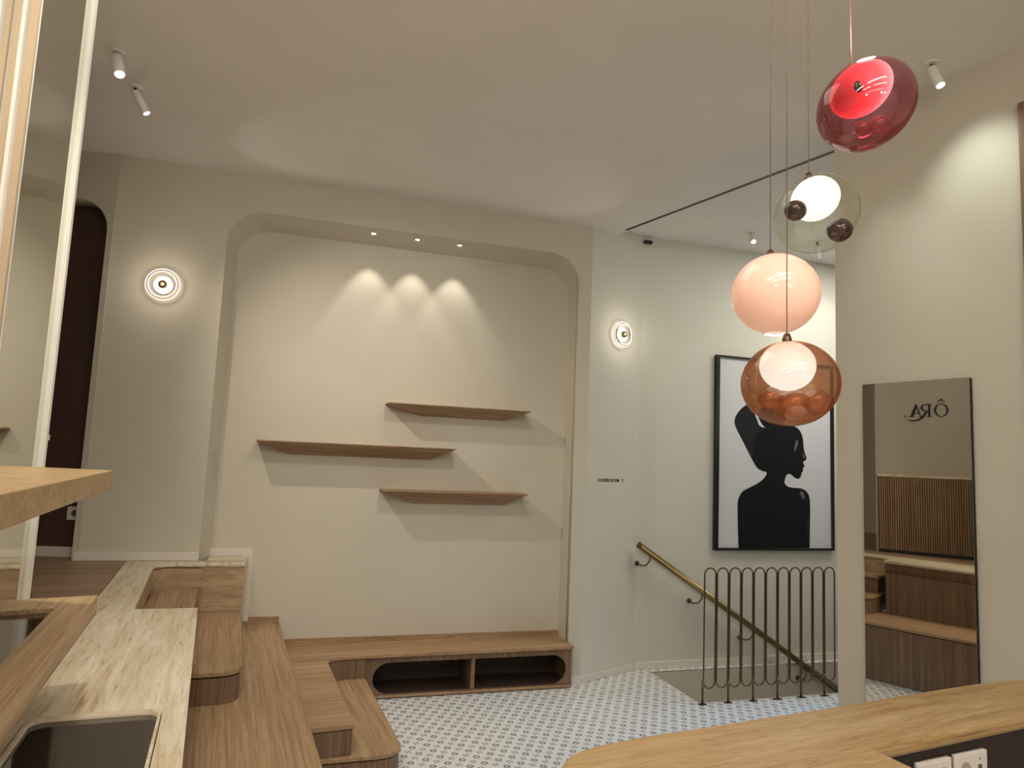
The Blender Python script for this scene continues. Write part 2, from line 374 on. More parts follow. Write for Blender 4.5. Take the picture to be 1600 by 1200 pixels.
# far walls closing the room
struct(box('wall_back', (-3.3, -3.15, -.1), (7.2, -3.0, 3.6), 'wall'), 'wall behind')
struct(box('wall_left', (-3.35, -3.1, -.1), (-3.2, 5.3, 3.6), 'wall'), 'wall at the left')
struct(box('wall_right', (7.0, -3.1, -.1), (7.15, 5.1, 3.6), 'wall'), 'wall at the right')
struct(box('wall_far', (-3.3, 5.2, -.1), (-.55, 5.3, 3.6), 'wall'), 'wall behind the door opening')
# arched opening at the left, on its own slightly turned wall
DA = Vector((-1.125, 4.725, 0)); DD = Vector((-.976, .218, 0)).normalized()   # runs to the left
VD = frame_mtx((DA.x, DA.y, 0), -DD, (0, 0, 1))
ar = rrect(-1.25, -.035, UP - .1, 3.035, .19, 10, (0, 0, 1, 1))
pts = [(-2.1, UP - .1), (-1.25, UP - .1)] + [p for p in ar if p[1] > 2.8 and p[0] < -.6][::-1] + [p for p in ar if p[1] > 2.8 and p[0] > -.6][::-1] + [(-.035, UP - .1), (0, UP - .1), (0, 3.45), (-2.1, 3.45)]
wd = sheet('wall_door', [pts], .20, VD @ Matrix.Translation((0, 0, 0)), 'wall'); struct(wd, 'cream wall with the dark arched recess')
dd = thing('door_1', 'dark brown door panel inside the arched opening', 'door', (-1.6, 4.9, UP)); del dd['category']; dd['kind'] = 'structure'
VD2 = frame_mtx((DA.x - .05, DA.y + .17, 0), -DD, (0, 0, 1))
sheet('door_panel', [[(-1.6, UP), (.03, UP), (.03, 3.2), (-1.6, 3.2)]], .04, VD2, 'darkbrown', dd)
sheet('skirting', [[(-1.6, UP), (.02, UP), (.02, UP + .058), (-1.6, UP + .058)]], .014, VD2 @ Matrix.Translation((0, 0, .014)), 'base', dd)
# baseboards
def board(name, lo, hi, label): o = box(name, lo, hi, 'base', bevel=.004); return struct(o, label)
board('baseboard_left', (-1.15, 4.716, UP), (-.475, 4.7302, UP + .052), 'cream baseboard on the raised floor')
bb = sheet('baseboard_niche', [[(-.43, UP), (-.213, UP), (-.213, .44), (-.168, .44), (-.168, UP + .05), (-.43, UP + .05)]], .012, frame_mtx((0, 4.938, 0), (1, 0, 0), (0, 0, 1)), 'base'); struct(bb, 'cream baseboard turning down inside the niche')
mp = frame_mtx((PA.x, PA.y, 0), PD, (0, 0, 1))
struct(sheet('baseboard_pillar', [[(0, 0), (.588, 0), (.588, .048), (0, .048)]], .012, mp @ Matrix.Translation((0, 0, .012)), 'base', bevel=.003), 'cream baseboard under the angled wall face')
struct(box('baseboard_edge', (1.985, 4.718, 0), (2.083, 4.7302, .048), 'base'), 'short cream baseboard beside the bench')
struct(box('baseboard_stair', (2.63, 4.952, 0), (7, 4.9652, .052), 'base', bevel=.003), 'cream baseboard along the stair wall')
# stairwell
well = box('wall_stairwell', (2.60, 4.885, -2.6), (7.0, 4.97, -.005), 'wall'); struct(well, 'cream side wall inside the stairwell')
struct(box('wall_stairwell_near', (2.60, 4.10, -2.6), (6.3, 4.20, -.005), 'wall'), 'near side wall of the stairwell')
struct(box('wall_stairwell_end', (2.60, 4.2, -2.6), (2.714, 4.885, -.005), 'wall'), 'end wall of the stairwell')
bm = bmesh.new()
for i in range(9): addbox(bm, (2.95 + .27 * i + .135, 4.5425, -.50 - .165 * i - .1), (.27, .67, .2))
tag(bm_obj('staircase', bm, 'tile'), 'tiled stairs going down inside the floor opening', 'stairs')
tr = sheet('stair_opening_trim', [[(2.704, 4.192), (2.717, 4.893), (6.2, 4.893), (6.2, 4.192)], [(2.712, 4.200), (2.725, 4.885), (6.2, 4.885), (6.2, 4.200)]], .004, Matrix.Translation((0, 0, .003)), 'base'); tr.name = 'trim_1'; struct(tr, 'thin edge strip of the floor opening')
# ceiling slot
a, b = Vector((2.337, 4.694, 0)), Vector((2.771, 3.024, 0)); b2 = a + (b - a) * 1.5; sd = (b - a).normalized(); sn = Vector((sd.y, -sd.x, 0)) * .013
tag(prism('ceiling_slot', [XY(a + sn), XY(b2 + sn), XY(b2 - sn), XY(a - sn)], CE - .002, CE + .05, 'black'), 'long thin black slot cut in the ceiling', 'air slot')

# ------------------------------------------------------------------ stepped wooden benches
XC = lambda y: .026 + (4.95 - y) * .0775
GAP = .007
def lidded(name, label, cat, pts, z0, z1, inset_pts=None, lid='oak', body='oak_v', lt=.022, group=None):
    c = (sum(p[0] for p in pts) / len(pts), sum(p[1] for p in pts) / len(pts), z0)
    t = thing(name, label, cat, c, group)
    prism('top', pts, z1 - lt, z1, lid, t, .003)
    # body slightly inset so the joint reads as a dark line
    ip = inset_pts or inset(pts, .007)
    prism('body', ip, z0, z1 - lt - GAP, body, t)
    return t
def inset(pts, d):
    n = len(pts); ar_ = sum(pts[i][0] * pts[(i + 1) % n][1] - pts[(i + 1) % n][0] * pts[i][1] for i in range(n)); s = 1 if ar_ > 0 else -1
    out = []
    for i in range(n):
        p0, p1, p2 = Vector(pts[i - 1]), Vector(pts[i]), Vector(pts[(i + 1) % n])
        a = (p1 - p0).normalized(); b = (p2 - p1).normalized(); na = Vector((-a.y, a.x)) * s; nb = Vector((-b.y, b.x)) * s
        k = (na + nb); k = k / max(.3, k.dot(k) / 2) if k.length > 1e-6 else na
        out.append(tuple(p1 + k * d))
    return out
def arc(cx, cy, r, a0, a1, n=10): return [(cx + r * math.cos(math.radians(a0 + (a1 - a0) * i / n)), cy + r * math.sin(math.radians(a0 + (a1 - a0) * i / n))) for i in range(n + 1)]
YW = 4.948
# low step with rounded outer corner
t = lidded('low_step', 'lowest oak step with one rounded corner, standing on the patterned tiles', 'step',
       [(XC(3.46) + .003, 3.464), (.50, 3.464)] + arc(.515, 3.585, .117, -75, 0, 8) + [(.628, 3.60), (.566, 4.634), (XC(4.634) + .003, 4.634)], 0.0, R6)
# storage bench, L shaped
t = thing('storage_bench', 'low oak bench with two dark oval openings under the niche', 'bench', (1.2, 4.8, 0))
topo = [(XC(3.46) - .0, 3.452), (.392, 3.478), (.326, 4.46)] + arc(.435, 4.49, .112, 190, 96, 10) + [(.55, 4.612), (1.975, 4.626)] + arc(1.975, 4.644, .018, -80, 0, 4) + [(1.993, 4.728), (1.984, 4.95), (XC(4.95), 4.95)]
prism('top', topo, .263, .285, 'oak_x', t, .003)
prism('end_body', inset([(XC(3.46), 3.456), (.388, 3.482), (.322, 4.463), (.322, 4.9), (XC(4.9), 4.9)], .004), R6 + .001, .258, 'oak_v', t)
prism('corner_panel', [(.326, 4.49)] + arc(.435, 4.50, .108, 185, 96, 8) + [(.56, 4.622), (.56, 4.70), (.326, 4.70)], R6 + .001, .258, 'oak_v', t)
stad = [(.72 + .105 * math.cos(a), .127 + .098 * math.sin(a)) for a in [math.radians(90 + 180 * i / 16) for i in range(17)]] + [(1.838 + .105 * math.cos(a), .127 + .098 * math.sin(a)) for a in [math.radians(-90 + 180 * i / 16) for i in range(17)]]
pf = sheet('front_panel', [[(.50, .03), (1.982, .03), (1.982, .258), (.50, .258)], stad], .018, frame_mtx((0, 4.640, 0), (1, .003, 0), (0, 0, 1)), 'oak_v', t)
box('plinth', (.50, 4.641, .008), (1.982, 4.72, .026), 'oak', t)
box('divider', (1.262, 4.648, .026), (1.288, 4.94, .258), 'oak_v', t)
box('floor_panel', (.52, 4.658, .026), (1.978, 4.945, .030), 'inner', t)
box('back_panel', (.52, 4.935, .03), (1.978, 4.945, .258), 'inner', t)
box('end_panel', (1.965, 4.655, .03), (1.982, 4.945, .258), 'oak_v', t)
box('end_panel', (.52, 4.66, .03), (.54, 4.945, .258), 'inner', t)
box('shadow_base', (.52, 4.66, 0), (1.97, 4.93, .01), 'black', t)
box('upstand', (XC(4.95) + .0, 4.936, .285), (1.984, 4.9495, .318), 'oak_x', t)
# long middle tier
yc0 = -1.6
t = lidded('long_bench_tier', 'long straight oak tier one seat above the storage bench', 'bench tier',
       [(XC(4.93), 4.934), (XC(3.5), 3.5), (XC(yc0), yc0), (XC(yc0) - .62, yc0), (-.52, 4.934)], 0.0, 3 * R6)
box('upstand', (-.165, 4.935, 3 * R6), (XC(4.95) - .004, 4.9495, 3 * R6 + .036), 'oak_x', t)
# rounded seat tier
lidded('rounded_seat', 'oak seat tier with a rounded front corner beside the travertine counter', 'bench tier',
       [(-.197, 4.60), (-.135, 3.60), (-.128, 3.52)] + arc(-.215, 3.50, .087, -12, -80, 8) + [(-.205, 3.412), (-.36, 3.402), (-.60, 3.40), (-.678, 4.50), (-.62, 4.595)], 3 * R6, 4 * R6)
# upper step block
lidded('upper_step', 'small oak step tucked into the corner of the travertine', 'step',
       [(-.445, 4.600), (-.36, 3.42), (-.60, 3.40), (-.680, 4.50), (-.62, 4.595)], 4 * R6, 5 * R6)

# ------------------------------------------------------------------ travertine counter
u = lambda x0, y, y0: x0 + (y0 - y) * .094
outer = [(-.870, 4.714), (-.205, 4.714), (-.200, 4.604), (-.58, 4.612)] + arc(-.60, 4.525, .085, 80, 180, 8) + [(-.684, 4.47), (-.571, 3.367), (-.323, 3.367), (u(-.323, 1.74, 3.367), 1.74), (u(-.323, -1.6, 3.367), -1.6), (-.40, -1.6), (-.872 + .092 * (4.714 + 1.6), -1.6)]
# kept inside the upright wooden rim line
xj = lambda y: -.772 + (3.67 - y) * .0895
outer = [(xj(4.714) - .0, 4.714)] + outer[1:-2] + [(xj(-1.6), -1.6)]
def bf(a, b):    # bench frame point near the display opening
    return (-.40 + a + (1.75 - b) * .082, b)
hole_o = [bf(x, y) for x, y in rrect(-.145, .165, 1.25, 2.125, .04, 6)]
hole_o = [(x, y + (x + .25) * .05) for x, y in hole_o]
def scale_pts(p, s):
    cx = sum(a for a, b in p) / len(p); cy = sum(b for a, b in p) / len(p); return [(cx + (a - cx) * (1 - s / .15), cy + (b - cy) * (1 - s / .42)) for a, b in p]
t = thing('travertine_counter', 'long travertine counter with a recessed dark glass panel beside the oak tiers', 'counter', (-.4, 2.6, 0))
MT = Matrix.Translation((0, 0, UP))
sheet('counter_top', [outer, hole_o], .022, MT, 'trav', t)
prism('body', inset([(xj(-1.6), -1.6), (xj(3.36), 3.36), (-.335, 3.36), (u(-.335, -1.6, 3.367), -1.6)], .004), 3 * R6, UP - .10, 'oak_v', t)
sheet('upper_panel', [inset([(xj(-1.6), -1.6), (xj(3.36), 3.36), (-.335, 3.36), (u(-.335, -1.6, 3.367), -1.6)], .004), hole_o], .072, Matrix.Translation((0, 0, UP - .026)), 'oak_v', t)
bk = [(-.87, 4.714), (-.205, 4.714), (-.204, 4.610), (-.58, 4.618)] + arc(-.60, 4.53, .087, 80, 180, 8) + [(-.688, 4.47), (-.577, 3.37), (-.68, 3.37), (-.86, 4.70)]
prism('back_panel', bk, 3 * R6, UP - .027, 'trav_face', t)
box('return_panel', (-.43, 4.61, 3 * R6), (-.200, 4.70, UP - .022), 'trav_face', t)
box('niche_panel', (-.43, 4.70, 3 * R6), (-.200, 4.934, UP), 'trav_x', t)
h1 = scale_pts(hole_o, .004); h2 = scale_pts(hole_o, .011)
sheet('inlay_frame', [h1, h2], .05, Matrix.Translation((0, 0, UP + .0005)), 'trav_x', t)
sheet('glass_panel', [scale_pts(hole_o, .0112)], .006, Matrix.Translation((0, 0, UP - .012)), 'smoke', t)

# ------------------------------------------------------------------ desk shelf and high slab, both carried from the left
t = thing('reception_desk', 'oak-edged desk top with smoked glass hovering over the travertine counter', 'desk', (-.6, 1.4, UP))
RZ = 1.115
ro = [(-.487, 2.306), (-.487 + .0886 * 2.2, .106), (-.98, .106), (-.78, 2.0), (-.712, 2.03), (-.708, 2.254)]
gi = [(-.552, 2.143), (-.552 + .102 * 1.9, .243), (-.90, .243), (-.70, 1.98), (-.688, 2.108)]
sheet('desk_rim', [ro, gi], .054, Matrix.Translation((0, 0, RZ)), 'oak_light', t, .002)
sheet('glass_top', [gi], .008, Matrix.Translation((0, 0, RZ - .012)), 'smokewood', t)
box('support_panel', (-.97, .15, UP), (-.90, 1.5, RZ - .055), 'oak_v', t)
t = thing('high_travertine_shelf', 'thick travertine slab jutting in at the left, above the desk', 'shelf', (-.8, 1.6, 1.4))
sl_ = [(-.441, 2.099), (-.354, 1.081), (-.29, .30), (-.98, .30), (-.78, 2.03), (-.7155, 2.05), (-.7155, 2.10), (-.7305, 2.206)]
prism('slab', sl_, 1.427, 1.477, 'trav_desk', t, .002)
box('support_panel', (-.94, .35, RZ), (-.86, 1.45, 1.427), 'rib', t)
# ------------------------------------------------------------------ leaning-free mirror panel with white post, and pilaster
MD = Vector((.060, -.998, 0)).normalized()
po = thing('partition_mirror', 'full-height mirror panel with a white upright post at its far edge', 'mirror', (-.75, 2.5, UP))
box('post', (-.7575, 2.572, UP), (-.7430, 2.60, CE), 'white', po, .003)
box('post_lip', (-.7430, 2.578, UP), (-.7385, 2.60, CE), 'white', po)
VPM = frame_mtx((-.7585, 2.5715, 0), MD, (0, 0, 1))
mm = sheet('mirror_pane', [[(0, UP), (.480, UP), (.480, CE), (0, CE)]], .006, VPM @ Matrix.Rotation(math.pi, 4, 'Y') @ Matrix.Diagonal((-1, 1, -1, 1)), 'mirror_tint', po)
pl_ = thing('panelled_pilaster', 'cream panelled pilaster with tan edge strips at the far left', 'pilaster', (-1.3, 2.3, UP))
YP = 2.072
box('face_panel', (-1.15, YP, UP), (-.7206, YP + .012, CE), 'white', pl_)
for x0, x1 in ((-.7395, -.7206), (-.772, -.761), (-.793, -.782)):
    box('edge_strip', (x0, YP - .012, UP), (x1, YP + .002, CE), 'tan', pl_)
# ------------------------------------------------------------------ logo wall with ribbed panel
LD = Vector((-.174, -.985, 0)).normalized(); LA = Vector((-1.035, 3.62, 0)); LN = Vector((.985, -.174, 0))
LB = LA + LD * 1.25
lw = prism('wall_logo', [XY(LA), XY(LB), (-1.9, LB.y), (-1.9, 3.62)], UP, CE + .1, 'wall_logo'); struct(lw, 'grey-beige wall carrying the sign')
VL = frame_mtx(tuple(LB), -LD, (0, 0, 1))       # local x runs away from the camera, z into the room
t = thing('ribbed_panel', 'fluted dark oak panel under the sign', 'wall panel', tuple(LA + LD * .5 + Vector((0, 0, UP))))
bm = bmesh.new(); n_ = int(1.222 / .0185)
for i in range(n_): addbox(bm, (.012 + i * .0185, (1.548 + UP + .03) / 2, .011), (.011, 1.548 - UP - .03, .016), VL)
bm_obj('ribs', bm, 'rib', t)
sheet('backing', [[(0, UP + .002), (1.232, UP + .002), (1.232, 1.548), (0, 1.548)]], .004, VL @ Matrix.Translation((0, 0, .0045)), 'inner', t)
sheet('base_strip', [[(0, UP + .002), (1.232, UP + .002), (1.232, UP + .03), (0, UP + .03)]], .018, VL @ Matrix.Translation((0, 0, .02)), 'dark', t)
sheet('ledge', [[(0, 1.548), (1.232, 1.548), (1.232, 1.572), (0, 1.572)]], .022, VL @ Matrix.Translation((0, 0, .0225)), 'trav', t)
# sign: three letters, a circumflex and a diamond stop, built as flat shapes
VS = VL @ Matrix.Translation((.655, 2.10, .0005))
sg = thing('wall_sign', 'black serif sign reading ÔRA. on the wall above the ribbed panel', 'sign', tuple(LB - LD * .66 + Vector((0, 0, 2.1))))
def ell(cx, cy, a, b, n=40): return [(cx + a * math.cos(2 * math.pi * i / n), cy + b * math.sin(2 * math.pi * i / n)) for i in range(n)]
s_ = .34
def SG(ols): return sheet('letter', [[(x * s_, y * s_) for x, y in ol] for ol in ols], .004, VS @ Matrix.Translation((0, 0, .004)), 'black', sg)
SG([ell(.17, .19, .165, .18), ell(.17, .19, .115, .163)])
SG([[(.07, .41), (.17, .50), (.27, .41), (.25, .405), (.17, .455), (.09, .405)]])
SG([[(.39, .01), (.50, .01), (.50, .025), (.47, .03), (.47, .17), (.53, .17), (.62, .02), (.70, -.05), (.80, -.085), (.90, -.08), (.97, -.055), (.90, -.105), (.78, -.12), (.66, -.085), (.57, -.01), (.505, .10), (.47, .15), (.47, .33), (.54, .335), (.585, .30), (.595, .26), (.58, .22), (.54, .185), (.50, .18), (.56, .165), (.615, .19), (.645, .23), (.645, .28), (.61, .335), (.55, .355), (.39, .355), (.39, .34), (.42, .335), (.42, .03), (.39, .025)]])
SG([[(.60, .01), (.68, .01), (.68, .025), (.66, .03), (.685, .10), (.79, .10), (.815, .03), (.79, .025), (.79, .01), (.92, .01), (.92, .025), (.89, .03), (.765, .36), (.74, .36), (.635, .03), (.60, .025)], [(.693, .12), (.737, .25), (.782, .12)]])
SG([[(1.02, .0), (1.05, .03), (1.02, .06), (.99, .03)]])

# ------------------------------------------------------------------ niche shelves and lights
def wedge_shelf(x0, x1, z, c0, c1, h, label):
    t = thing('wall_shelf', label, 'shelf', ((x0 + x1) / 2, 4.95, z), 'floating oak shelves in the niche')
    yf, yb, e = 4.765, 4.949, .007
    bm = bmesh.new()
    tv = [bm.verts.new(p) for p in ((x0, yb, z), (x1, yb, z), (x1, yf, z), (x0, yf, z))]
    mv = [bm.verts.new(p) for p in ((x0, yb, z - e), (x1, yb, z - e), (x1, yf, z - e), (x0, yf, z - e))]
    lv = [bm.verts.new(p) for p in ((x0 + c0, yb, z - h), (x1 - c1, yb, z - h), (x1 - c1, yb - .02, z - h), (x0 + c0, yb - .02, z - h))]
    bm.faces.new(tv)
    for a, b in ((tv, mv), (mv, lv)):
        for i in range(4): bm.faces.new((a[i], a[(i + 1) % 4], b[(i + 1) % 4], b[i]))
    bm.faces.new(lv)
    bm_obj('board', bm, 'shelfwood', t); return t
wedge_shelf(.627, 1.655, 1.905, .245, .16, .068, 'shorter dark oak shelf, highest of the three in the niche')
wedge_shelf(-.202, 1.113, 1.61, .195, .15, .082, 'longest dark oak shelf, in the middle of the three by height')
wedge_shelf(.620, 1.655, 1.312, .245, .13, .092, 'shorter dark oak shelf, lowest of the three in the niche')
for i, x in enumerate((.455, .763, 1.07)):
    t = thing('niche_downlight', ['leftmost', 'middle', 'rightmost'][i] + ' of the three tiny round downlights in the niche soffit', 'downlight', (x, 4.80, 3.075), 'niche downlights')
    z = 3.078
    bm = bmesh.new(); lathe(bm, [(0, z), (.019, z), (.019, z - .006), (.014, z - .006)], Matrix.Translation((x, 4.805, 0)), 20); bm_obj('rim', bm, 'white', t)
    bm = bmesh.new(); lathe(bm, [(0, z - .007), (.0135, z - .007), (.0135, z - .004), (0, z - .004)], Matrix.Translation((x, 4.805, 0)), 20); bm_obj('lens', bm, 'lens', t)
    s = spot('niche_downlight_beam', (x, 4.805, z - .012), (x, 4.86, 2.2), 9, (1, .95, .84), 66, .55, .008)

def ceiling_spot(loc, aim, label, top, lensm='lens', L=.125, r=.021, power=0, col=NEUT, size=50, blend=.6, name='ceiling_spotlight', beam=None):
    t = thing(name, label, 'spotlight', (loc[0], loc[1], top), 'adjustable ceiling spotlights')
    bm = bmesh.new(); lathe(bm, [(0, top), (.034, top), (.034, top - .006), (0, top - .006)], Matrix.Translation((loc[0], loc[1], 0)), 24); bm_obj('mount', bm, 'white', t)
    p = Vector((loc[0], loc[1], top - .008)); d = (Vector(aim) - p).normalized()
    bm = bmesh.new(); tube(bm, [p + Vector((0, 0, .004)), p - Vector((0, 0, .014))], .008, 8); bm_obj('joint', bm, 'black', t)
    q = d.to_track_quat('Z', 'Y').to_matrix().to_4x4(); mt = Matrix.Translation(p + d * .004 + Vector((0, 0, -.012))) @ q
    bm = bmesh.new(); lathe(bm, [(0, 0), (r * .9, 0), (r, .006), (r, L), (r * .85, L), (r * .85, L - .01), (0, L - .01)], mt, 24); bm_obj('barrel', bm, 'white', t, True)
    bm = bmesh.new(); lathe(bm, [(0, L - .004), (r * .8, L - .004), (r * .8, L - .009), (0, L - .009)], mt, 24); bm_obj('lens', bm, lensm, t)
    if power:
        e = mt @ Vector((0, 0, L + .01)); spot(name + '_beam', e, beam or aim, power, col, size, blend, .012)
    return t
ceiling_spot((-.885, 3.46), (-.535, 2.93, 2.185), 'ceiling spotlight at the upper left glaring towards the viewer', CE, 'lens', .12, .024, 10, NEUT, 60)
ceiling_spot((-.868, 3.78), (-.208, 3.61, 2.185), 'slim ceiling spotlight angled right, nearest the niche wall at the upper left', CE, 'lens_soft', .13, .02, 78, (1, .92, .80), 84, 1.0, beam=(1.45, 4.95, 1.05))
ceiling_spot((2.53, 2.19), (2.40, 1.65, 2.185), 'ceiling spotlight beside the red pendant, aimed at the mirror wall', CE, 'lens_soft', .12, .02)
spot('mirror_wall_beam', (2.38, 2.05, 3.27), (2.75, 2.10, 2.62), 14, (.90, 1, .93), 70, 1.0, .03)
spot('mirror_wall_beam_two', (2.26, 2.48, 3.29), (2.66, 2.42, 2.05), 10, (.92, 1, .93), 50, 1.0, .03)
ceiling_spot((3.35, 4.55), (3.0, 3.4, 2.2), 'ceiling spotlight beside the pink globe glaring above the staircase', CS, 'lens', .10, .02, 8, NEUT, 70)
ceiling_spot((3.95, 4.50), (4.5, 5.0, 2.4), 'ceiling spotlight above the framed portrait, aimed right', CS, 'lens_soft', .12, .018, 10, NEUT, 80)
tag(box('sensor', (2.628, 4.93, 3.345), (2.70, 4.965, 3.372), 'black', bevel=.008), 'small black sensor at the top corner of the stair wall', 'sensor')
def sconce(c, nrm, label, power, aim):
    t = thing('wall_sconce', label, 'wall lamp', c, 'round glass wall sconces')
    n = Vector(nrm).normalized(); mt = Matrix.Translation(c) @ n.to_track_quat('Z', 'Y').to_matrix().to_4x4()
    def part(nm, prof, m, sm=True): bm = bmesh.new(); lathe(bm, prof, mt, 40); return bm_obj(nm, bm, m, t, sm)
    part('backplate', [(0, 0), (.05, 0), (.05, .012), (0, .012)], 'brass', False)
    part('glow_disc', [(0, .03), (.035, .03), (.056, .022), (.056, .015), (0, .015)], 'sconce_glow')
    part('glass_dish', [(.03, .045), (.065, .052), (.09, .044), (.098, .03), (.094, .018), (.098, .03)], 'sconce_glass')
    for rr in (.098, .080):
        bm = bmesh.new(); tube(bm, [mt @ Vector((rr * math.cos(2 * math.pi * k / 40), rr * math.sin(2 * math.pi * k / 40), .034 + (.098 - rr) * .7)) for k in range(40)], .0026, 6, True); bm_obj('glass_ring', bm, 'sconce_ring', t, True)
    part('center_cap', [(0, .062), (.012, .061), (.022, .054), (.027, .040), (.024, .03), (0, .028)], 'brass')
    p = mt @ Vector((0, 0, .13)); point('sconce_light', p, power, (1, .9, .74), .05); spot('sconce_throw', p, aim, 3, (1, .95, .88), 50, .55, .02)
sconce((-.815, 4.7295, 2.535), (0, -1, 0), 'round glass sconce on the wall left of the niche', 1.25, (.1, 4.15, 3.335))
sconce(tuple(PA + PD * .335 + Vector((0, 0, 2.552)) + PN * .001), PN, 'round glass sconce on the angled wall above the small lettering', 1.25, (1.45, 4.1, 3.335))
vt = frame_mtx(tuple(PA + PD * .128 + PN * .0015 + Vector((0, 0, 1.418))), PD, (0, 0, 1))
tag(text('wall_lettering', 'LOCKERS ROOM', .032, vt, 'black'), 'small black wall lettering reading LOCKERS ROOM with a downward mark', 'sign')
lt_ = bpy.data.objects['wall_lettering']
sheet('arrow', [[(.268, .023), (.273, .023), (.280, .012), (.287, .023), (.292, .023), (.2825, .008), (.2825, -.002), (.2775, -.002), (.2775, .008)]], .001, vt @ Matrix.Translation((0.0, 0, .001)), 'black', lt_)
t = thing('wall_outlet', 'white wall socket on the dark arched recess', 'socket', (-1.21, 4.87, 1.11))
so = frame_mtx((-1.243, 4.903, 1.075), -DD, (0, 0, 1))
sheet('plate', [rrect(0, .085, 0, .08, .006, 3)], .01, so @ Matrix.Translation((0, 0, .012)), 'plastic', t)
sheet('socket_well', [ell(.043, .04, .02, .02, 24)], .002, so @ Matrix.Translation((0, 0, .0135)), 'ink3', t)

# ------------------------------------------------------------------ tall mirror and dark panel on the right wall
t = thing('tall_mirror', 'tall frameless mirror with a thin black edge on the cream wall', 'mirror', tuple(K - D2 * .3))
VM = frame_mtx((K.x, K.y, 0), -D2, (0, 0, 1))      # local x runs towards the camera; local z into the room
def vmz(z): return VM @ Matrix.Translation((0, 0, z))
sheet('backing', [[(.150, .14), (.619, .14), (.619, 1.975), (.150, 1.975)]], .014, vmz(.014), 'black', t)
sheet('glass', [[(.148, .142), (.616, .142), (.616, 1.977), (.148, 1.977)]], .004, vmz(.0183), 'mirror', t)
t = thing('framed_wall_panel', 'brown timber panel edge at the far right of the cream wall', 'panel', tuple(K - D2 * 1.1))
sheet('panel', [[(.832, .9), (1.9, .9), (1.9, 3.09), (.832, 3.09)]], .03, vmz(.03), 'oak_v', t)

# ------------------------------------------------------------------ framed portrait on the stair wall
t = thing('framed_portrait', 'black framed black-and-white portrait of a woman in profile with a tall head wrap', 'picture', (3.9, 4.95, .9))
VP = frame_mtx((0, 4.925, 0), (1, 0, 0), (0, 0, 1))
fo = [(3.312, .900), (4.492, .900), (4.492, 2.487), (3.312, 2.487)]; fi = [(3.342, .918), (4.466, .918), (4.466, 2.471), (3.342, 2.471)]
fr = sheet('frame', [fo, fi], .038, VP, 'black', t)
fp = sheet('print', [[(3.342, .918), (4.466, .918), (4.466, 2.471), (3.342, 2.471)]], .010, VP @ Matrix.Translation((0, 0, -.018)), 'paper', t)
def smooth(p, it=2):
    for _ in range(it): p = [q for i in range(len(p)) for q in (tuple(.75 * a + .25 * b for a, b in zip(p[i], p[(i + 1) % len(p)])), tuple(.25 * a + .75 * b for a, b in zip(p[i], p[(i + 1) % len(p)])))]
    return p
def ink(nm, p, m, z, it=2): return sheet(nm, [smooth(p, it)], .001, VP @ Matrix.Translation((0, 0, z)), m, fp)
sx = lambda L: [(x - 3.348 + 3.348, max(z, .919)) for x, z in L]
ink('printed_wrap_tail', sx([(3.708, 2.025), (3.766, 1.93), (3.811, 1.905), (3.947, 1.925), (4.04, 2.038), (3.966, 2.111), (3.801, 2.1)]), 'ink', -.0172)
ink('printed_head_wrap', sx([(3.813, 1.539), (3.768, 1.549), (3.723, 1.566), (3.678, 1.624), (3.624, 1.711), (3.562, 1.813), (3.509, 1.893), (3.494, 1.937), (3.502, 1.983), (3.534, 2.03), (3.577, 2.07), (3.63, 2.101), (3.661, 2.068), (3.702, 2.002), (3.748, 1.896), (3.911, 1.938), (4.095, 1.941), (4.095, 1.825), (4.04, 1.7), (3.912, 1.618)]), 'ink2', -.0166)
ink('printed_head', sx([(3.795, 1.493), (3.822, 1.542), (3.768, 1.549), (3.723, 1.566), (3.678, 1.624), (3.672, 1.743), (3.712, 1.850), (3.82, 1.92), (3.966, 1.949), (4.095, 1.941), (4.151, 1.905), (4.179, 1.845), (4.185, 1.768), (4.194, 1.722), (4.216, 1.68), (4.212, 1.665), (4.207, 1.653), (4.179, 1.644), (4.184, 1.621), (4.196, 1.608), (4.192, 1.599), (4.175, 1.583), (4.184, 1.565), (4.164, 1.552), (4.160, 1.518), (4.132, 1.493), (4.095, 1.503), (4.067, 1.525), (4.03, 1.538), (4.003, 1.516), (3.985, 1.447), (3.912, 1.422)]), 'ink', -.016, 1)
ink('printed_shoulders', sx([(3.60, .919), (3.545, .919), (3.544, .925), (3.540, .98), (3.536, 1.088), (3.53, 1.264), (3.54, 1.323), (3.575, 1.375), (3.644, 1.407), (3.733, 1.447), (3.795, 1.493), (3.822, 1.542), (3.912, 1.560), (3.985, 1.490), (3.990, 1.447), (4.04, 1.418), (4.15, 1.418), (4.206, 1.4), (4.243, 1.355), (4.252, 1.28), (4.248, 1.097), (4.246, .98), (4.245, .925), (4.244, .919), (4.19, .919)]), 'ink', -.0154, 1)
ink('printed_cheek_highlight', [(4.085, 1.735), (4.095, 1.787), (4.117, 1.834), (4.132, 1.804), (4.117, 1.765), (4.095, 1.717)], 'ink3', -.0148)
ink('printed_nose_highlight', [(4.170, 1.712), (4.190, 1.700), (4.203, 1.679), (4.182, 1.670)], 'ink3', -.0148)
ink('printed_shoulder_highlight', [(4.135, 1.386), (4.178, 1.392), (4.198, 1.354), (4.184, 1.316), (4.162, 1.345)], 'ink3', -.0148)
ink('printed_arm_highlight', [(4.215, 1.097), (4.228, 1.218), (4.238, 1.097), (4.234, .947), (4.222, .947)], 'ink2', -.0148)

